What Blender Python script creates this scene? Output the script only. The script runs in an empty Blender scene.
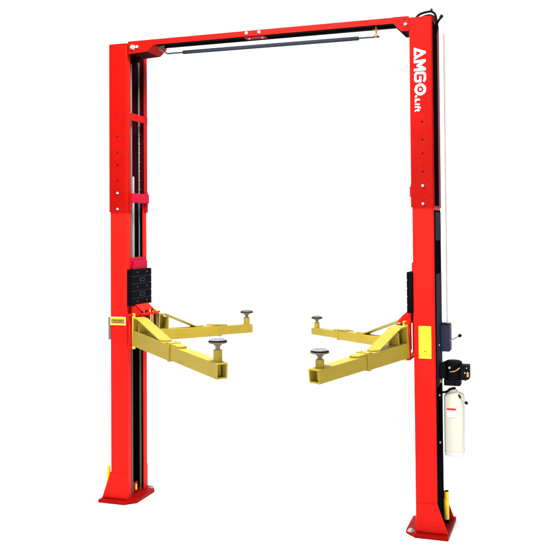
import bpy, bmesh, math, random
from mathutils import Vector, Matrix
random.seed(4)
scene = bpy.context.scene
C = scene.collection

# ------------------------------------------------------------------ camera
S = 2.2457          # inner face to inner face of the two columns (m)
A = 0.1496          # column depth, outwards
B = 0.3323          # column width, front to back
H = 3.60            # column height
ZJ = 2.267          # lower edge of the bolted-on column extensions
cam = bpy.data.cameras.new("camera")
camo = bpy.data.objects.new("camera", cam); C.objects.link(camo)
yaw, pitch, roll = 0.3285, 0.0254, -0.0076
r = Vector((math.cos(yaw), math.sin(yaw), 0)); fh = Vector((-math.sin(yaw), math.cos(yaw), 0))
fw = fh*math.cos(pitch) + Vector((0, 0, math.sin(pitch)))
up = -fh*math.sin(pitch) + Vector((0, 0, math.cos(pitch)))
R_ = r*math.cos(roll) + up*math.sin(roll); U_ = up*math.cos(roll) - r*math.sin(roll)
m = Matrix((R_, U_, -fw)).transposed().to_4x4(); m.translation = Vector((3.2477, -5.7987, 2.1106))
camo.matrix_world = m
cam.sensor_width = 36; cam.lens = 832.48/560*36
cam.shift_y = (209.67-280)/560
cam.clip_end = 500; cam.clip_start = .05
scene.camera = camo

# ------------------------------------------------------------------ white background with added light gradient + lamps
w = bpy.data.worlds.new("World"); scene.world = w; w.use_nodes = True
nt = w.node_tree; bg = nt.nodes["Background"]; bg.inputs[1].default_value = 1.0
tc = nt.nodes.new("ShaderNodeTexCoord"); sp = nt.nodes.new("ShaderNodeSeparateXYZ"); mr = nt.nodes.new("ShaderNodeMapRange")
mr.interpolation_type = 'SMOOTHSTEP'       # added light gradient: white on the far side, dimmed behind the camera for contrast
mr.inputs[1].default_value = -.65; mr.inputs[2].default_value = .15; mr.inputs[3].default_value = .45; mr.inputs[4].default_value = 1.55
nt.links.new(tc.outputs["Generated"], sp.inputs[0]); nt.links.new(sp.outputs["Y"], mr.inputs[0]); nt.links.new(mr.outputs[0], bg.inputs[0])

def area(name, loc, target, sx, sy, power):
    l = bpy.data.lights.new(name, 'AREA'); l.shape = 'RECTANGLE'; l.size = sx; l.size_y = sy; l.energy = power
    o = bpy.data.objects.new(name, l); C.objects.link(o); o.location = loc
    o.rotation_euler = (Vector(target)-Vector(loc)).to_track_quat('-Z', 'Y').to_euler()
area("ceiling_softbox", (1.12, -1.1, 4.9), (1.12, -.4, 0), 1.3, 1.3, 600)
area("front_softbox", (1.9, -12.5, 3.2), (1.2, 0, 1.7), 2.4, 2.4, 850)

scene.view_settings.view_transform = 'Standard'; scene.view_settings.look = 'None'
scene.view_settings.exposure = 0; scene.view_settings.gamma = 1
scene.cycles.max_bounces = 8

# ------------------------------------------------------------------ materials
def mat(name, col, rough=.4, spec=.4, metal=0, mottle=.12, scale=60, bump=.0, coat=0, trans=0):
    mt = bpy.data.materials.new(name); mt.use_nodes = True
    nt = mt.node_tree; p = nt.nodes["Principled BSDF"]
    p.inputs["Roughness"].default_value = rough; p.inputs["Metallic"].default_value = metal
    p.inputs["Specular IOR Level"].default_value = spec
    p.inputs["Coat Weight"].default_value = coat; p.inputs["Coat Roughness"].default_value = .15
    if trans:
        p.inputs["Subsurface Weight"].default_value = trans
        p.inputs["Subsurface Radius"].default_value = (.03, .03, .02)
    tc = nt.nodes.new("ShaderNodeTexCoord")
    n1 = nt.nodes.new("ShaderNodeTexNoise"); n1.inputs["Scale"].default_value = scale; n1.inputs["Detail"].default_value = 5
    n2 = nt.nodes.new("ShaderNodeTexNoise"); n2.inputs["Scale"].default_value = scale*.07; n2.inputs["Detail"].default_value = 4
    nt.links.new(tc.outputs["Object"], n1.inputs["Vector"]); nt.links.new(tc.outputs["Object"], n2.inputs["Vector"])
    ad = nt.nodes.new("ShaderNodeMath"); ad.operation = 'ADD'
    nt.links.new(n1.outputs["Fac"], ad.inputs[0]); nt.links.new(n2.outputs["Fac"], ad.inputs[1])
    mr = nt.nodes.new("ShaderNodeMapRange"); mr.inputs[1].default_value = .7; mr.inputs[2].default_value = 1.3
    mr.inputs[3].default_value = 1-mottle; mr.inputs[4].default_value = 1+mottle
    nt.links.new(ad.outputs[0], mr.inputs[0])
    mx = nt.nodes.new("ShaderNodeVectorMath"); mx.operation = 'SCALE'; mx.inputs[0].default_value = col[:3]
    nt.links.new(mr.outputs[0], mx.inputs["Scale"]); nt.links.new(mx.outputs[0], p.inputs["Base Color"])
    r2 = nt.nodes.new("ShaderNodeMapRange"); r2.inputs[3].default_value = max(0, rough-.08); r2.inputs[4].default_value = min(1, rough+.1)
    nt.links.new(n2.outputs["Fac"], r2.inputs[0]); nt.links.new(r2.outputs[0], p.inputs["Roughness"])
    if bump:
        b = nt.nodes.new("ShaderNodeBump"); b.inputs["Strength"].default_value = bump; b.inputs["Distance"].default_value = .002
        nt.links.new(n1.outputs["Fac"], b.inputs["Height"]); nt.links.new(b.outputs[0], p.inputs["Normal"])
    return mt
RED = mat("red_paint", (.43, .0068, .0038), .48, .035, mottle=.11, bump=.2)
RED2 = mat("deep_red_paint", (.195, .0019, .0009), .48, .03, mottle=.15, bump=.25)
RED_CAST = mat("cast_tinted_red", (.24, .0015, .015), .5, .04, bump=.1)  # red paint with a pinkish colour cast put into its colour
SHADE = mat("painted_shade", (.017, .0008, .0022), .8, .03)  # near-black red, stands in for shade in recesses and on undersides
YEL = mat("yellow_paint", (.232, .170, .0145), .45, .15, mottle=.10, bump=.2)
GUARD = mat("bright_yellow_paint", (.75, .50, .01), .4, .3)
BLK = mat("black_plastic", (.0030, .0030, .0042), .6, .03)
RUB = mat("black_rubber", (.0015, .0015, .0022), .7, .02, bump=.2)
SLATE = mat("slate_grey_steel", (.020, .026, .050), .6, .10)
PANEL = mat("dark_slate_paint", (.011, .014, .027), .8, .03)
STEEL = mat("zinc_steel", (.36, .35, .32), .45, .4, metal=.7)
BOLT = mat("pale_zinc", (.36, .36, .34), .45, .4)
GREY = mat("dull_grey_steel", (.085, .085, .08), .5, .3)
RIM = mat("worn_rim", (.085, .072, .042), .55, .2)
PADTOP = mat("grey_rubber", (.115, .115, .125), .55, .3, mottle=.35, scale=90)
WHT = mat("white_paint", (.88, .88, .88), .5, .3, mottle=.02)
PIPE = mat("off_white_plastic", (.62, .60, .55), .5, .3, mottle=.05)
TANK = mat("cream_plastic", (.43, .415, .34), .45, .3, mottle=.03, trans=.15)
TANKB = mat("grey_plastic", (.42, .43, .46), .45, .3, mottle=.05)
STY = mat("sticker_yellow", (.70, .53, .004), .45, .3, mottle=.03)
AMB = mat("sticker_amber", (.46, .30, .004), .5, .2)
INK = mat("sticker_ink", (.06, .045, .01), .6, .2)
INKP = mat("sticker_fine_ink", (.34, .26, .01), .6, .2)
SRED = mat("sticker_red", (.70, .01, .01), .5, .2)
SGRY = mat("sticker_outline", (.18, .18, .21), .6, .2)
ORG = mat("orange_brass", (.32, .17, .02), .4, .4)
MATTE = mat("matte_black", (.0030, .0030, .0045), 1, 0)
FLOOR = mat("white_floor", (.97, .97, .97), 1, 0, mottle=.0)

# ------------------------------------------------------------------ mesh helpers
class MB:
    def __init__(self): self.bm = bmesh.new()
    def box(self, x0, x1, y0, y1, z0, z1):
        bm = self.bm
        v = [bm.verts.new((x, y, z)) for x in (x0, x1) for y in (y0, y1) for z in (z0, z1)]
        for f in ((0,1,3,2),(4,6,7,5),(0,4,5,1),(2,3,7,6),(0,2,6,4),(1,5,7,3)): bm.faces.new([v[i] for i in f])
        return self
    def prism(self, poly, ax, lo, hi, holes=()):
        """polygon in the two other axes (in x,y,z order), pushed along ax from lo to hi"""
        bm = self.bm; loops = [list(poly)]+[list(h) for h in holes]
        def P(q, t):
            c = list(q); c.insert(ax, t); return c
        flat = [q for l in loops for q in l]
        va = [bm.verts.new(P(q, lo)) for q in flat]; vb = [bm.verts.new(P(q, hi)) for q in flat]
        if holes:
            n = len(loops[0])      # one hole with as many corners as the outline: a ring of quads
            for vv in (va, vb):
                for i in range(n):
                    k = (i+1) % n; bm.faces.new((vv[i], vv[k], vv[n+k], vv[n+i]))
        else:
            bm.faces.new(va); bm.faces.new(vb)
        o = 0
        for l in loops:
            n = len(l)
            for i in range(n):
                j = (i+1) % n; bm.faces.new((va[o+i], va[o+j], vb[o+j], vb[o+i]))
            o += n
        return self
    def cyl(self, p0, p1, r0, r1=None, n=20):
        return self.rev(p0, p1, [(0, r0), (1, r0 if r1 is None else r1)], n)
    def rev(self, p0, p1, prof, n=24):
        p0, p1 = Vector(p0), Vector(p1); d = p1-p0; q = d.to_track_quat('Z', 'Y'); bm = self.bm; prev = None
        for k, (t, rr) in enumerate(prof):
            ring = [bm.verts.new(p0+d*t+q @ Vector((rr*math.cos(2*math.pi*i/n), rr*math.sin(2*math.pi*i/n), 0))) for i in range(n)]
            if prev:
                for i in range(n): bm.faces.new((prev[i], prev[(i+1) % n], ring[(i+1) % n], ring[i]))
            else: bm.faces.new(ring[::-1])
            prev = ring
        bm.faces.new(prev); return self
    def tube(self, pts, rad, n=10, sub=6):
        P = [Vector(p) for p in pts]
        if sub > 1 and len(P) > 2:      # Catmull-Rom
            Q = [P[0]*2-P[1]]+P+[P[-1]*2-P[-2]]; out = []
            for i in range(1, len(Q)-2):
                for k in range(sub):
                    t = k/sub; a, b, c, d = Q[i-1], Q[i], Q[i+1], Q[i+2]
                    out.append(.5*((2*b)+(c-a)*t+(2*a-5*b+4*c-d)*t*t+(3*b-a-3*c+d)*t**3))
            P = out+[P[-1]]
        bm = self.bm; prev = None; ref = Vector((.3, .5, .8)).normalized()
        for i, p in enumerate(P):
            d = (P[min(i+1, len(P)-1)]-P[max(i-1, 0)]).normalized()
            u = d.cross(ref).normalized(); v = d.cross(u)
            ring = [bm.verts.new(p+rad*(math.cos(2*math.pi*k/n)*u+math.sin(2*math.pi*k/n)*v)) for k in range(n)]
            if prev:
                for k in range(n): bm.faces.new((prev[k], prev[(k+1) % n], ring[(k+1) % n], ring[k]))
            else: bm.faces.new(ring)
            prev = ring
        bm.faces.new(prev); return self
    def build(self, name, m, parent, bevel=0, smooth=False, xf=None, label=None):
        bm = self.bm
        if xf is not None: bmesh.ops.transform(bm, matrix=xf, verts=bm.verts)
        bmesh.ops.recalc_face_normals(bm, faces=bm.faces)
        me = bpy.data.meshes.new(name)
        if smooth:
            for f in bm.faces: f.smooth = True
            for e in bm.edges:
                if len(e.link_faces) == 2 and e.calc_face_angle(0) > .7: e.smooth = False
        bm.to_mesh(me); bm.free()
        me.materials.append(m); o = bpy.data.objects.new(name, me); C.objects.link(o); o.parent = parent
        if parent is not None: me.transform(Matrix.Translation(-ROOT))
        if bevel:
            b = o.modifiers.new("bevel", 'BEVEL'); b.width = bevel; b.segments = 2; b.limit_method = 'ANGLE'; b.angle_limit = math.radians(40)
        if label: o["label"] = label
        return o

# ------------------------------------------------------------------ floor
ROOT = Vector((0, 0, 0))
fl = MB(); fl.bm.faces.new([fl.bm.verts.new(v) for v in ((-90, -60, 0), (90, -60, 0), (90, 140, 0), (-90, 140, 0))])
fo = fl.build("floor", FLOOR, None); fo["kind"] = "structure"; fo["label"] = "plain white studio floor"

# ------------------------------------------------------------------ the lift
ROOT = Vector((S/2, B/2, 0))
lift = bpy.data.objects.new("two_post_lift", None); C.objects.link(lift); lift.location = ROOT
lift["label"] = "red two-post car lift with overhead beam and four yellow swing arms"
lift["category"] = "car lift"

T = .008; LIP = .062
def column(mx, right):
    """mx maps a distance measured towards the bay (left column coordinates) to world x"""
    bx = lambda b, x0, x1, *a: b.box(min(mx(x0), mx(x1)), max(mx(x0), mx(x1)), *a)
    px = lambda b, poly, *a, **k: b.prism([(mx(q[0]), q[1]) for q in poly], *a, **k)
    def chan(x0, x1, y0, y1, t, lip):          # C section open towards the bay, bent corners
        c = .010
        return [(x1, y0+lip), (x1, y0+c), (x1-.003, y0+.003), (x1-c, y0), (x0+c, y0), (x0+.003, y0+.003), (x0, y0+c), (x0, y1-c), (x0+.003, y1-.003), (x0+c, y1), (x1-c, y1), (x1-.003, y1-.003), (x1, y1-c), (x1, y1-lip),
                (x1-t, y1-lip), (x1-t, y1-t), (x0+t, y1-t), (x0+t, y0+t), (x1-t, y0+t), (x1-t, y0+lip)]
    b = MB(); px(b, chan(-A, 0, 0, B, T, LIP), 2, .025, ZJ+.12)
    col = b.build("column", RED, lift, label=None)
    o = .0065
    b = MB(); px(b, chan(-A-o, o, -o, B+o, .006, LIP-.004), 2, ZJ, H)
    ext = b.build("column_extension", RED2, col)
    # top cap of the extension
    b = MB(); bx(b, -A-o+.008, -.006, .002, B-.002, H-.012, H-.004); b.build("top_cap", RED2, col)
    # dark sheets added to paint the shade inside the open channel
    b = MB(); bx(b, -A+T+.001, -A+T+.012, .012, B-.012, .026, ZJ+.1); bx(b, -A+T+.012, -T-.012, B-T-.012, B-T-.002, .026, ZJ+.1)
    b.build("channel_shade", MATTE if not right else SHADE, col)
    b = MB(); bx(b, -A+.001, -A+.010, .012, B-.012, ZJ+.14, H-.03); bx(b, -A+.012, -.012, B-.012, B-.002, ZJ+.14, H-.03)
    b.build("channel_shade", SHADE, col)
    # slide strips, equalising cable, cylinder rod
    b = MB(); bx(b, -.030, -.022, LIP+.055, LIP+.066, .03, H-.14); b.build("slide_strip", GREY, col)
    b = MB(); bx(b, -.030, -.022, .252, .268, .03, 1.25); b.build("slide_strip", RIM, col)
    b = MB(); b.cyl((mx(-.045), .284, 1.26), (mx(-.045), .284, H-.1), .0065, n=10)
    for k in range(9): b.cyl((mx(-.045), .284, 2.45+.075*k), (mx(-.045), .284, 2.46+.075*k), .010, n=10)
    b.build("equalizer_cable", GREY, col, smooth=True)
    b = MB(); b.cyl((mx(-.07), .228, 1.6), (mx(-.07), .228, 2.56), .0115, n=14); b.build("cylinder_rod", STEEL, col, smooth=True)
    # cross braces between the lips
    b = MB(); bx(b, -.001, o+.001, LIP-.012, B+.002, 2.998, 3.055); b.build("cross_brace", RED2, col, .001)
    b = MB(); bx(b, o, o+.018, .050, B-.004, 2.342, 2.418); b.build("cross_brace", RED_CAST, col, .003)
    for yy in (.038, .318):
        b = MB(); bx(b, o, o+.006, yy-.014, yy+.012, ZJ+.005, 2.435); b.build("joint_plate", RED_CAST if yy > .1 else RED2, col, .001)
    # base plate with bolt holes
    ch = .075
    poly = [(-A-.079, -.057), (.073-ch, -.057), (.073, -.057+ch), (.073, .387-ch), (.073-ch, .387), (-A-.079, .387)]
    b = MB(); px(b, poly, 2, 0, .026)
    bp = b.build("base_plate", RED2, col, .003)
    for x, y in (((.034, -.006),) if right else ((.034, .336),)):
        b = MB(); b.rev((mx(x), y, .0262), (mx(x), y, .046), [(0, .024), (.15, .024), (.16, .016), (.75, .016), (.76, .009), (1, .008)], 12); b.build("anchor_bolt", STEEL, bp)
    # side gussets, one on each flank of the column foot
    for y0, y1 in ((-.007, -.0005), (B+.0005, B+.007)):
        b = MB(); px(b, [(-A-.001, .225), (-.004, .218), (-.004, .027), (-A-.073, .027)], 1, y0, y1); b.build("gusset", RED, col, .001)
    b = MB(); px(b, [(-A-.001, .225), (-.006, .218), (-.006, .225), (-A-.001, .232)], 1, -.004, -.0003); b.build("weld_bead", RED, col, .0015)
    b = MB(); bx(b, -A-.06, -.004, -.016, -.0075, .0265, .034); b.build("weld_bead", RED2, col, .002)
    # cable anchor at the foot of the open side
    b = MB(); bx(b, -.03, -.022, .135, .205, .027, .115); anc = b.build("cable_anchor", RED2, col, .004)
    b = MB(); b.cyl((mx(-.021), .172, .055), (mx(-.021), .172, .098), .009, n=8); b.build("bolt", GUARD, anc)
    # bolts and plugged holes down the extension
    for z in (2.863, 2.739, 2.642, 2.516):
        b = MB(); b.cyl((mx(-.078), -o-.0008, z), (mx(-.078), -o+.002, z), .0065, n=10); b.build("bolt_hole", BLK, ext)
    for z in (2.4165, 2.291):
        b = MB(); b.rev((mx(-.078), -o, z), (mx(-.078), -o-.009, z), [(0, .0095), (.5, .0095), (1, .006)], 12); b.build("bolt", BOLT, ext, smooth=True)
    return col, ext, bx, px

LX = lambda x: x
RX = lambda x: S-x
colL, extL, bxL, pxL = column(LX, False)
colR, extR, bxR, pxR = column(RX, True)

# ---- left column extras
b = MB(); b.box(-A-.019, -A-.0005, .002, .045, 1.265, 1.44); b.build("lock_cover", GREY, colL, .002)
b = MB(); b.rev((-.203, .06, .026), (-.203, .06, .255), [(0, .018), (.63, .018), (.64, .012), (.66, .012), (.67, .014), (1, .014)], 16); b.build("guard_sleeve", GUARD, colL, smooth=True)
st = MB().box(-.1475, -.0135, -.0022, -.0004, 1.380, 1.443).build("warning_sticker", WHT, colL)
MB().box(-.1455, -.0155, -.0032, -.0023, 1.3825, 1.4405).build("sticker_panel", AMB, st)
b = MB()
for i in range(8):     # illegible dark lettering
    x0 = -.136+i*.0139; k = (i*5) % 7
    b.box(x0, x0+.0050, -.0040, -.0033, 1.396+.0012*(k % 3), 1.4275-.0012*(k % 4))
    b.box(x0+.0051, x0+.0120, -.0041, -.0033, 1.396, 1.4055)
    b.box(x0+.0051, x0+.0120, -.0041, -.0033, 1.4140+.001*(k % 2), 1.4225+.001*(k % 3))
    if k > 2: b.box(x0+.0085, x0+.0122, -.0042, -.0033, 1.4056, 1.4139)
b.build("sticker_print", INK, st)

# ---- right column extras
XO = S+A
b = MB(); b.box(XO+.007, XO+.012, .008, .19, ZJ+.01, H-.04); b.build("cable_cover", MATTE, colR, .002)
b = MB(); b.box(XO+.0005, XO+.005, .016, .300, .22, ZJ-.02); b.box(XO+.0005, XO+.005, .03, .300, .03, .219); cc = b.build("cable_cover", MATTE, colR, .001)
for z0, z1 in ((2.035, 2.235), (1.02, 1.80)):
    MB().box(XO+.0055, XO+.008, .030, .290, z0, z1).build("cover_panel", PANEL, cc, .001)
for z in (1.30, .62, .95):
    MB().rev((XO+.004, .12, z), (XO+.014, .12, z), [(0, .009), (1, .006)], 10).build("bolt", STEEL, cc)
b = MB(); b.rev((2.424, .245, .026), (2.424, .245, .250), [(0, .020), (.10, .020)], 16); b.build("guard_foot", BLK, colR)
b = MB(); b.rev((2.424, .245, .05), (2.424, .245, .250), [(0, .0195), (.70, .0195), (.705, .0185)], 16); gs = b.build("guard_sleeve", GUARD, colR, smooth=True)
b = MB(); b.rev((2.427, .245, .1915), (2.427, .245, .2455), [(0, .0165), (1, .0165)], 16); b.build("guard_cap", GUARD, gs, smooth=True)
b = MB(); b.cyl((2.427, .245, .2456), (2.427, .245, .2515), .0140, n=16); b.build("cap_plug", BLK, gs)

# placard
pl = MB().box(2.2815, 2.3680, -.0022, -.0004, 1.219, 1.443).build("yellow_placard", STY, colR)
b = MB()
for i in range(13):
    x = 2.296+random.random()*.008; z = 1.424-.0148*i
    while x < 2.352:
        l = .004+random.random()*.010; b.box(x, min(x+l, 2.358), -.0029, -.0023, z-.0022, z+.0022); x += l+.005+random.random()*.010
b.build("placard_print", INKP, pl)
b = MB(); b.box(2.318, 2.334, -.0031, -.0023, 1.266, 1.271); b.build("placard_mark", INK, pl)

# lettering on the right extension, reading downwards (u right, v down; in fine pixels of the logo drawing)
def lx(u, v): return 2.273+(u-414-.0125*(v-48))*.00664+.0002
def lz(v): return 3.384-(v-48)*.00715
yl = [-.0070]
def poly_letter(b, pts):
    yl[0] -= .00006
    b.prism([(lx(u, v), lz(v)) for u, v in pts], 1, yl[0], -.0060)
def stroke(b, pts, wd, ou, ov, k=20.0):
    P = [Vector((ou+p[0]/k, ov+p[1]/k)) for p in pts]; h = wd/k/2; L, Rr = [], []
    for i, p in enumerate(P):
        d1 = (p-P[i-1]).normalized() if i else (P[1]-p).normalized()
        d2 = (P[i+1]-p).normalized() if i < len(P)-1 else d1
        n1 = Vector((-d1.y, d1.x)); n2 = Vector((-d2.y, d2.x)); n = (n1+n2).normalized(); q = h/max(.5, n.dot(n1))
        L.append(p+n*q); Rr.append(p-n*q)
    poly_letter(b, [(p.x, p.y) for p in L+Rr[::-1]])
b = MB()
poly_letter(b, [(414.0, 48.0), (426.2, 52.2), (426.2, 54.1), (414.0, 60.0), (414.0, 57.4), (421.9, 53.3), (416.3, 51.3), (416.3, 54.6), (415.9, 55.9), (414.0, 56.2)])
b.build("letter_a", WHT, extR)
b = MB()
poly_letter(b, [(414.0, 60.6), (426.2, 60.0), (426.3, 62.2), (421.2, 65.7), (426.4, 68.4), (426.4, 70.8), (414.1, 71.0), (414.1, 68.7), (421.0, 68.5), (416.8, 66.4), (416.8, 65.1), (421.2, 62.9), (414.0, 63.1)])
b.build("letter_m", WHT, extR)
b = MB()
stroke(b, [(362, 312), (390, 275), (390, 172), (362, 143), (212, 143), (187, 170), (187, 274), (212, 301), (292, 301), (292, 205)], 43, 406, 66)
b.build("letter_g", WHT, extR)
b = MB()
cu, cv = 420.65, 89.2; ring = []; inner = []
for i in range(48):
    t = 2*math.pi*i/48; ring.append((cu+6.0*math.cos(t), cv+5.75*math.sin(t)))
    ri = 3.75 if (i % 6) in (0, 1, 2) else 3.25; inner.append((cu+ri*math.cos(t), cv+ri*.96*math.sin(t)))
b.prism([(lx(*q), lz(q[1])) for q in ring], 1, -.0072, -.0060, holes=[[(lx(*q), lz(q[1])) for q in inner]])
poly_letter(b, [(cu+1.25*math.cos(t*.5236), cv+1.2*math.sin(t*.5236)) for t in range(12)])
b.build("letter_o", WHT, extR)
b = MB(); poly_letter(b, [(406+205/20+1.25*math.cos(t*.5236), 88+158/20+1.15*math.sin(t*.5236)) for t in range(12)]); b.build("full_stop", WHT, extR)
b = MB(); stroke(b, [(282, 222), (193, 222), (193, 276)], 30, 406, 88); b.build("letter_l", WHT, extR)
b = MB(); stroke(b, [(180, 312), (282, 312)], 24, 406, 88); b.build("letter_i", WHT, extR)
b = MB(); stroke(b, [(180, 366), (265, 366), (288, 378), (292, 398)], 24, 406, 88); stroke(b, [(250, 345), (250, 398)], 18, 406, 88); b.build("letter_f", WHT, extR)
b = MB(); stroke(b, [(278, 428), (205, 428), (190, 436), (188, 455)], 24, 406, 88); stroke(b, [(250, 410), (250, 452)], 18, 406, 88); b.build("letter_t", WHT, extR)

# ------------------------------------------------------------------ overhead beam
ZB = 3.570; ZT = 3.613; YB = .165
b = MB(); b.prism([(0, ZB), (0, ZT), (YB, ZT), (YB, ZB+.003), (YB-.006, ZB+.003), (YB-.006, ZT-.006), (.006, ZT-.006), (.006, ZB)], 0, .012, S-.012)
beam = b.build("overhead_beam", RED2, lift, .0015)
b = MB(); b.box(.03, S-.03, .0075, YB-.0075, ZT-.014, ZT-.0075); b.box(.03, S-.03, YB-.014, YB-.0062, ZB+.0005, ZT-.0145); b.build("beam_shade", SHADE, beam)  # dark sheets added to paint the shade under the beam
b = MB(); b.tube([(.1, .11, 3.578), (.8, .11, 3.574), (1.5, .115, 3.577), (2.2, .11, 3.579)], .013); b.build("hydraulic_hose", RUB, beam, smooth=True)
b = MB(); b.tube([(.1, .06, 3.585), (1.1, .065, 3.582), (2.2, .06, 3.585)], .010); b.build("hydraulic_hose", BLK, beam, smooth=True)
# end brackets
def bracket(pts, y1):
    b = MB(); b.prism(pts, 1, -.0065, .0); o = b.build("end_bracket", RED2, beam, .001)
    b = MB(); b.prism(pts, 1, y1-.006, y1); b.build("bracket_back", RED2, o, .001)
    lo = sorted(pts, key=lambda q: q[1])[:2]
    xa, xb = min(lo[0][0], lo[1][0]), max(lo[0][0], lo[1][0])
    b = MB(); b.box(xa+.002, xb-.002, .0005, y1-.0065, pts[1][1]+.0085, pts[1][1]+.014); b.build("bracket_floor", SHADE, o)  # bottom plate coloured dark to paint its underside shade
    return o
brL = bracket([(.022, H+.006), (.022, 3.512), (.186, 3.520), (.245, 3.572), (.245, 3.6125)], .22)
b = MB(); b.prism([(.1865, 3.5185), (.246, 3.571), (.2425, 3.5755), (.1825, 3.5235)], 1, .0008, .2125); b.build("bracket_end", RED2, brL)
brR = bracket([(S-.006, H+.012), (S-.006, 3.508), (2.186, 3.508), (2.124, 3.572), (2.124, 3.6135)], .205)
b = MB(); b.prism([(2.1855, 3.5065), (2.1235, 3.570), (2.1275, 3.574), (2.1895, 3.5115)], 1, .0008, .1975); b.build("bracket_end", SHADE, brR)  # sloped underside, its shade painted in the colour
b = MB(); b.rev((.062, -.006, 3.561), (.062, -.03, 3.561), [(0, .022), (.35, .022), (.36, .015), (1, .013)], 6); b.build("bolt", STEEL, brL)
b = MB(); b.cyl((.100, -.006, 3.562), (.100, -.016, 3.562), .012, n=6); b.build("bolt", STEEL, brL)
b = MB(); b.rev((2.216, -.006, 3.556), (2.216, -.016, 3.556), [(0, .013), (1, .010)], 6); b.build("bolt", STEEL, brR)
b = MB(); b.cyl((2.208, -.0066, 3.592), (2.208, -.006, 3.592), .007, n=10); b.build("bolt_hole", BLK, brR)
for x in (1.016, 1.118):
    b = MB(); b.rev((x, 0, 3.594), (x, -.010, 3.594), [(0, .011), (.6, .011), (1, .006)], 12); b.build("bolt", BOLT, beam, smooth=True)
b = MB(); b.box(.985, 1.15, .02, .12, 3.5665, 3.5695); jp = b.build("joint_plate", RED_CAST, beam, .001)
for x in (1.02, 1.125): MB().rev((x, .05, 3.5664), (x, .05, 3.558), [(0, .009), (1, .007)], 8).build("bolt", STEEL, jp)
# padded shut-off bar under the beam
bz, by = 3.508, .075
b = MB(); b.cyl((.325, by, bz), (2.012, by, bz-.006), .0065, n=12); bar = b.build("shutoff_bar", SLATE, lift, smooth=True)
b = MB(); b.rev((.455, by, bz), (1.86, by, bz-.006), [(0, .013), (.004, .0148), (.996, .0148), (1, .012)], 18); b.build("foam_sleeve", mat("foam_grey", (.009, .011, .019), .75, .2, mottle=.3, bump=.3), bar, smooth=True)
b = MB(); b.tube([(.325, by, bz-.002), (.296, by-.01, bz+.018), (.272, by-.01, bz+.044), (.292, by, bz+.066)], .0085); b.cyl((.270, by-.008, bz+.043), (.270, by+.012, bz+.043), .020, n=16); b.build("hanger", RIM, bar, smooth=True)
b = MB(); b.box(1.985, 1.992, by-.012, by+.012, bz-.014, ZB+.004); b.cyl((1.972, by-.013, bz+.04), (2.004, by-.013, bz+.04), .008, n=8); b.cyl((1.975, by-.013, bz+.006), (2.004, by-.013, bz+.006), .008, n=8); b.build("hanger", ORG, bar)

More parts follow.
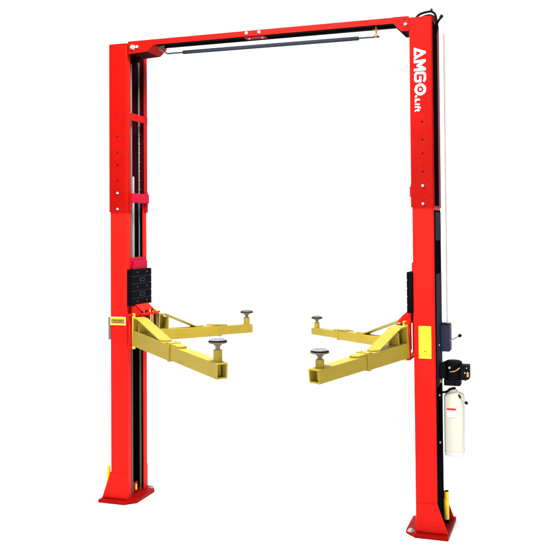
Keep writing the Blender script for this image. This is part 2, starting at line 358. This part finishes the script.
# ------------------------------------------------------------------ carriages
def carriage(mx):
    bx = lambda b, x0, x1, *a: b.box(min(mx(x0), mx(x1)), max(mx(x0), mx(x1)), *a)
    px = lambda b, poly, *a, **k: b.prism([(mx(q[0]), q[1]) for q in poly], *a, **k)
    b = MB(); bx(b, -.10, .000, .085, .285, 1.25, 1.905); bx(b, .0078, .020, .072, .300, 1.24, 1.880)
    car = b.build("carriage", RED_CAST, lift, .003)
    b = MB(); bx(b, .0015, .0075, .05, .302, 1.82, 1.908); b.build("carriage_head", RED_CAST, car, .003)
    # black rubber door guard made of stacked plates
    z0, z1 = 1.530, 1.817; n = 5; hh = (z1-z0)/n
    b = MB(); bx(b, .002, .030, -.004, .326, z0+.001, z1-.001); g = b.build("door_guard", RUB, car, .002)
    for i in range(n):
        b = MB(); bx(b, .0302, .044, .000, .325, z0+i*hh+.0022, z0+(i+1)*hh-.0022); q = b.build("guard_plate", RUB, g, .0025)
        if i % 2 == 0:
            for y in (.09, .245):
                MB().rev((mx(.044), y, z0+(i+.55)*hh), (mx(.0475), y, z0+(i+.55)*hh), [(0, .008), (1, .005)], 8).build("bolt", SLATE, q)
        else:
            b = MB(); zc = z0+(i+.5)*hh
            bx(b, .0441, .0452, .125, .205, zc+.009, zc+.013); bx(b, .0441, .0452, .125, .205, zc-.013, zc-.009); bx(b, .0441, .0452, .125, .131, zc-.0088, zc+.0088); bx(b, .0441, .0452, .199, .205, zc-.0088, zc+.0088)
            b.build("recess_outline", SLATE, q)
        if i < n-1:
            b = MB(); bx(b, .0303, .0415, .004, .321, z0+(i+1)*hh-.0018, z0+(i+1)*hh+.0018); b.build("plate_joint", SLATE, g)
    # gussets between guard and arm plate
    for y in (.035, .165, .268):
        b = MB(); px(b, [(.0205, 1.530), (.050, 1.528), (.112, 1.470), (.0205, 1.470)], 1, y-.006, y+.006); b.build("gusset", RED, car, .001)
    b = MB(); px(b, [(.0205, 1.531), (.048, 1.5305), (.098, 1.488), (.098, 1.494), (.051, 1.537), (.0205, 1.537)], 1, .05, .255); b.build("gusset_web", RED, car, .001)
    # arm plates (upper and lower lugs) and pivots
    lug = [(.0205, -.028), (.052, -.034), (.125, .080), (.142, .235), (.125, .318), (.0205, .335)]
    b = MB(); px(b, lug, 2, 1.455, 1.469); b.build("upper_lug", RED, car, .002)
    b = MB(); px(b, [(.0205, -.028), (.045, -.030), (.060, .02), (.060, .27), (.045, .335), (.0205, .335)], 2, 1.205, 1.219); b.build("lower_lug", RED, car, .002)
    b = MB(); bx(b, .0208, .034, -.020, .020, 1.2195, 1.4545); b.build("lug_cheek", RED, car, .002)
    b = MB(); bx(b, .0208, .034, .285, .325, 1.2195, 1.4545); b.build("lug_cheek", RED, car, .002)
    for (x, y) in ((.060, -.004), (.085, .262)):
        b = MB(); b.cyl((mx(x), y, 1.200), (mx(x), y, 1.474), .0125, n=14); b.build("pivot_pin", GUARD, car, smooth=True)
    for (x, y, h) in ((.040, .06, .02), (.075, .13, .018), (.09, .20, .022), (.11, .285, .014)):
        b = MB(); b.cyl((mx(x), y, 1.4692), (mx(x), y, 1.4692+h), .011, n=8); b.build("lock_bolt", GUARD, car)
    for (x, y) in ((.125, .215), (.132, .245)):
        b = MB(); b.cyl((mx(x), y, 1.25), (mx(x), y, 1.4545), .0055, n=10); b.build("release_rod", GREY if y > .23 else BLK, car, smooth=True)
    return car
carL = carriage(LX); carR = carriage(RX)

# ------------------------------------------------------------------ swing arms
def swing_arm(p0, p1, w, h, tc, tf, tp, flip, pad_r, post, padz):
    """p0 pivot foot, p1 free end (centre of the underside); tc collar, tf foot of the strap, tp pad post, all along the arm"""
    p0, p1 = Vector(p0), Vector(p1); d = p1-p0; L = d.length
    X = d.normalized(); Y = Vector((0, 0, 1)).cross(X).normalized(); Z = X.cross(Y)
    M = Matrix((X, Y, Z)).transposed().to_4x4(); M.translation = p0
    W = w*.5; ow = W+.006; oh = h+.008; t = .007; rh = (1.448-p0.z)
    def hollow(b, x0, x1, hw, z0, z1, t):
        b.prism([(-hw, z0), (hw, z0), (hw, z1), (-hw, z1)], 0, x0, x1, holes=[[(-hw+t, z0+t), (hw-t, z0+t), (hw-t, z1-t), (-hw+t, z1-t)]])
    b = MB(); hollow(b, .03, tc, ow, 0, oh, .006); arm = b.build("swing_arm", YEL, lift, .003, xf=M)
    b = MB(); hollow(b, max(.12, tc-.35), L, W-.001, .0065, h, .010); ext = b.build("extension_tube", YEL, arm, .003, xf=M)
    b = MB(); b.box(max(.14, tc-.3), tp-pad_r*.62, -W+.0115, W-.0115, .017, h-.0105); b.build("tube_shade", RUB, ext, xf=M)  # black block added to paint the shade inside the hollow tube
    b = MB(); hollow(b, tc-.022, tc, ow+.004, -.004, oh+.003, .0038); b.build("collar", YEL, arm, .002, xf=M)
    # root block: upright plates at the pivot end with an inclined strap
    b = MB(); xr = .030
    b.box(xr-.012, xr-.0005, -ow, ow, -.001, rh); b.box(xr+.085, xr+.094, -ow+.004, ow-.004, oh+.001, rh-.032)
    b.box(xr, xr+.0845, ow-.011, ow-.003, oh+.001, rh-.006) if flip else b.box(xr, xr+.0845, -ow+.003, -ow+.011, oh+.001, rh-.006)
    b.build("root_block", YEL, arm, .002, xf=M)
    zs = rh; hs = ow-.002; b = MB()
    b.prism([(xr-.006, zs), (xr+.065, zs-.002), (tf, oh+.011), (tf, oh+.0015), (xr+.065, zs-.012), (xr-.006, zs-.010)], 1, -hs, hs)
    b.build("strap", YEL, arm, .0015, xf=M)
    tip = [(tf-.01, -hs)]+[(tf+(tc-tf)*.34*math.cos(q), hs*math.sin(q)) for q in [(-90+k*15)*math.pi/180 for k in range(13)]]+[(tf-.01, hs)]
    b = MB(); b.prism(tip, 2, oh+.0008, oh+.010); b.build("strap_toe", YEL, arm, .002, xf=M)
    # cover tongue on top past the collar with a crescent notch
    n0 = tc-(tc-tf)*.40; n1 = tc+.15*(L-tc)
    notch = [(n0+(n1-n0)*.30*math.sin(q), -hs*.72*math.cos(q)) for q in [k*math.pi/10 for k in range(11)]]
    poly = [(n0, -hs)]+notch+[(n0, hs), (tc-.001, hs), (tc-.001, -hs)]
    b = MB(); b.prism(poly, 2, oh+.0035, oh+.011); b.build("notched_plate", YEL, arm, .002, xf=M)
    hi = W-.004; poly = [(tc+.0005, -hi), (tc+.0005, hi), (n1, hi)]+[(n1+.03*math.sin(q*math.pi/8), hi*math.cos(q*math.pi/8)) for q in range(1, 8)]+[(n1, -hi)]
    b = MB(); b.prism(poly, 2, h+.0008, oh+.006); b.build("tongue_plate", YEL, arm, .002, xf=M)
    # screw post and pad (upright)
    c = p0+X*tp; zb = c.z+h*.08; zt = c.z+h
    b = MB(); b.cyl((c.x, c.y, zt-.012), (c.x, c.y, zt+post), pad_r*.47, n=28); b.build("screw_sleeve", YEL, ext, .003, smooth=True)
    b = MB(); b.cyl((c.x, c.y, c.z+.02), (c.x, c.y, zt-.013), pad_r*.36, n=20); b.build("sleeve_tail", YEL, ext, smooth=True)
    zp = zt+post; n = 7
    prof = [(0, pad_r*.34), (.06, pad_r*.34), (.07, pad_r*.26)]
    for k in range(n): prof += [(.1+.8*k/n, pad_r*.24), (.1+.8*(k+.5)/n, pad_r*.29)]
    prof += [(1, pad_r*.24)]
    b = MB(); b.rev((c.x, c.y, zp-.001), (c.x, c.y, padz-pad_r*.42), prof, 20); b.build("screw", STEEL, ext, smooth=True)
    b = MB(); z0 = padz-pad_r*.52; dz = padz-.006-z0
    b.rev((c.x, c.y, z0), (c.x, c.y, padz-.006), [(0, pad_r*.36), (.35, pad_r*.50), (.60, pad_r*.92), (.72, pad_r), (1, pad_r)], 36); pad = b.build("lift_pad", RIM, ext, smooth=True)
    b = MB(); b.rev((c.x, c.y, padz-.0058), (c.x, c.y, padz+.003), [(0, pad_r*.97), (.5, pad_r*.97), (1, pad_r*.90)], 36)
    pt = b.build("pad_rubber", RUB, pad, smooth=True)
    b = MB()
    b.rev((c.x, c.y, padz+.0031), (c.x, c.y, padz+.0031+pad_r*.12), [(0, pad_r*.93), (.5, pad_r*.90), (1, pad_r*.62)], 30)
    for k in range(8):
        a = k*math.pi/4; b.cyl((c.x+pad_r*.55*math.cos(a), c.y+pad_r*.55*math.sin(a), padz+.0061), (c.x+pad_r*.55*math.cos(a), c.y+pad_r*.55*math.sin(a), padz+.0062+pad_r*.095), pad_r*.15, n=10)
    b.build("pad_tread", PADTOP, pad)
    return arm
swing_arm((.070, .030, 1.225), (1.145, -.815, 1.150), .083, .110, .675, .50, 1.315, True, .062, .078, 1.400)
swing_arm((S-.060, .010, 1.225), (1.763, -.805, 1.150), .092, .098, .458, .33, .870, False, .060, .052, 1.357)
swing_arm((.080, .290, 1.230), (.546, 1.262, 1.190), .070, .080, .701, .42, 1.038, True, .057, .063, 1.387)
swing_arm((S-.080, .290, 1.230), (1.144, 1.284, 1.190), .060, .064, .975, .58, 1.375, False, .048, .049, 1.349)

# ------------------------------------------------------------------ control box, conduit, hoses
b = MB(); b.prism([(XO+.006, .20), (2.468, .20), (2.468, .31), (XO+.006, .31)], 2, 1.243, 1.434); box = b.build("control_box", SLATE, lift, .006)
MB().box(XO+.006, 2.462, .205, .305, 1.4345, 1.440).build("box_lid", BLK, box, .001)
b = MB(); b.tube([(2.468, .22, 1.322), (2.500, .215, 1.336), (2.535, .21, 1.357)], .0055); lv = b.build("lever", STEEL, box, smooth=True)
b = MB(); b.rev((2.528, .21, 1.352), (2.549, .21, 1.366), [(0, .005), (.2, .010), (.5, .0125), (.8, .010), (1, .004)], 16); b.build("knob", BLK, lv, smooth=True)
b = MB(); b.cyl((2.4515, .24, 1.4405), (2.4515, .24, 3.600), .0085, n=14); b.build("conduit_pipe", PIPE, lift, smooth=True)
h1 = [(2.268, .10, 3.618), (2.300, .10, 3.644), (2.345, .10, 3.655), (2.385, .09, 3.652), (2.412, .085, 3.625), (2.418, .08, 3.570), (2.411, .08, 3.50)]
b = MB(); b.tube(h1, .0085); b.build("hydraulic_hose", RUB, lift, smooth=True)
h2 = [(2.285, .15, 3.618), (2.320, .15, 3.638), (2.370, .14, 3.640), (2.405, .12, 3.610), (2.420, .11, 3.560), (2.410, .10, 3.48)]
b = MB(); b.tube(h2, .0085); b.build("hydraulic_hose", BLK, lift, smooth=True)
b = MB(); b.tube([(2.414, .10, 3.54), (2.424, .10, 3.575), (2.450, .10, 3.612)], .009); b.cyl((2.445, .10, 3.606), (2.458, .10, 3.624), .0125, n=12); b.build("hose_fitting", BLK, lift, smooth=True)
b = MB(); b.cyl((2.385, .085, 3.648), (2.385, .085, 3.672), .008, n=10); b.build("hose_fitting", BLK, lift)

# ------------------------------------------------------------------ power unit
yc = .165
b = MB()
prof = [(0, .052), (.05, .058)]
for k in range(7): prof += [(.10+.1*k, .058), (.13+.1*k, .058), (.14+.1*k, .0545), (.17+.1*k, .0545)]
prof += [(.82, .060), (.93, .060), (1, .046)]
b.rev((2.497, yc, 1.065), (2.497, yc, 1.190), prof, 32)
mo = b.build("power_unit", BLK, lift, smooth=True)
b = MB(); b.prism([(2.404, 1.072), (2.438, 1.066), (2.450, 1.070), (2.450, 1.160), (2.432, 1.176), (2.412, 1.168), (2.404, 1.150)], 1, yc-.055, yc+.055); b.build("mounting_bracket", BLK, mo, .004)
b = MB(); b.prism([(2.548, 1.062), (2.585, 1.058), (2.609, 1.070), (2.609, 1.164), (2.548, 1.164)], 1, yc-.045, yc+.045); jb = b.build("switch_box", BLK, mo, .005)
MB().box(2.592, 2.606, yc-.0462, yc-.0453, 1.085, 1.118).build("switch_sticker", ORG, jb)
MB().rev((2.580, yc-.045, 1.112), (2.580, yc-.050, 1.112), [(0, .006), (1, .004)], 10).build("screw", STEEL, jb)
MB().rev((2.592, yc-.045, 1.146), (2.592, yc-.050, 1.146), [(0, .005), (1, .003)], 10).build("screw", STEEL, jb)
b = MB(); b.box(2.434, 2.548, yc-.05, yc+.05, 1.018, 1.0645); b.build("pump_block", BLK, mo, .006)
b = MB(); b.rev((2.476, yc-.055, 1.146), (2.476, yc-.066, 1.146), [(0, .010), (1, .006)], 10); b.build("port_plug", STEEL, mo)
b = MB(); b.tube([(2.478, yc-.060, 1.118), (2.500, yc-.064, 1.121), (2.525, yc-.058, 1.130), (2.545, yc-.045, 1.146)], .0035, 8); b.build("brass_strip", ORG, mo, smooth=True)
b = MB(); b.cyl((2.404, .14, 1.045), (2.420, .14, 1.045), .012, n=8); b.build("hose_fitting", ORG, mo)
# oil tank
def rrect(x0, x1, y0, y1, rr, k=5):
    out = []
    for cx, cy, a0 in ((x1-rr, y1-rr, 0), (x0+rr, y1-rr, 90), (x0+rr, y0+rr, 180), (x1-rr, y0+rr, 270)):
        for i in range(k+1):
            a = math.radians(a0+90*i/k); out.append((cx+rr*math.cos(a), cy+rr*math.sin(a)))
    return out
def loft(b, secs):
    prev = None
    for (x0, x1, y0, y1, rr, z) in secs:
        ring = [b.bm.verts.new((q[0], q[1], z)) for q in rrect(x0, x1, y0, y1, rr)]
        if prev:
            for i in range(len(ring)): b.bm.faces.new((prev[i], prev[(i+1) % len(ring)], ring[(i+1) % len(ring)], ring[i]))
        else: b.bm.faces.new(ring[::-1])
        prev = ring
    b.bm.faces.new(prev)
tx0, tx1, ty0, ty1 = 2.432, 2.568, .10, .225
b = MB(); loft(b, [(tx0+.001, tx1-.001, ty0+.001, ty1-.001, .022, .566), (tx0, tx1, ty0, ty1, .022, .60), (tx0, tx1, ty0, ty1, .022, .942), (tx0+.005, tx1-.005, ty0+.005, ty1-.005, .022, .954), (tx0+.022, tx1-.026, ty0+.022, ty1-.022, .02, .968), (tx0+.028, tx1-.034, ty0+.028, ty1-.028, .018, .976), (tx0+.030, tx1-.040, ty0+.030, ty1-.030, .018, .992)])
tank = b.build("oil_tank", TANK, mo, smooth=True)
b = MB(); loft(b, [(tx0+.014, tx1-.014, ty0+.014, ty1-.014, .02, .528), (tx0+.003, tx1-.003, ty0+.003, ty1-.003, .022, .538), (tx0-.0005, tx1+.0005, ty0-.0005, ty1+.0005, .022, .5655)])
b.build("tank_base", TANKB, mo, smooth=True)
lx0, lx1 = 2.456, 2.517
b = MB(); b.box(lx0-.0015, lx1+.0015, ty0-.0018, ty0-.0003, .803, .866); b.build("label_outline", SGRY, mo)
b = MB(); b.box(lx0, lx1, ty0-.0030, ty0-.0019, .8055, .8515); b.build("tank_label", WHT, mo)
b = MB(); b.box(lx0, lx1, ty0-.0030, ty0-.0019, .8522, .8660); b.build("label_header", SRED, mo)
b = MB()
for k in range(3): b.box(lx0+.008, lx1-.016-.008*k, ty0-.0035, ty0-.0031, .838-.009*k, .8395-.009*k)
b.build("label_print", SGRY, mo)
b = MB(); b.tube([(2.404, .13, .985), (2.425, .115, .972), (2.455, .11, .980), (2.480, .115, .997), (2.515, .12, 1.006)], .0085); b.build("hydraulic_hose", RUB, mo, smooth=True)
b = MB(); b.tube([(2.520, .10, 1.004), (2.538, .085, .985), (2.562, .075, .955), (2.590, .065, .921)], .0048); b.build("release_lever", STEEL, mo, smooth=True)
b = MB(); b.rev((2.585, .067, .927), (2.601, .063, .907), [(0, .004), (.2, .009), (.5, .0115), (.8, .009), (1, .004)], 16); b.build("knob", BLK, mo, smooth=True)
b = MB(); b.cyl((2.540, .10, .962), (2.552, .09, .946), .009, n=12); b.build("lever_stop", BLK, mo)
b = MB(); b.tube([(2.524, .09, 1.01), (2.535, .08, 1.006), (2.545, .075, .992)], .006); b.build("lever_joint", TANKB, mo, smooth=True)
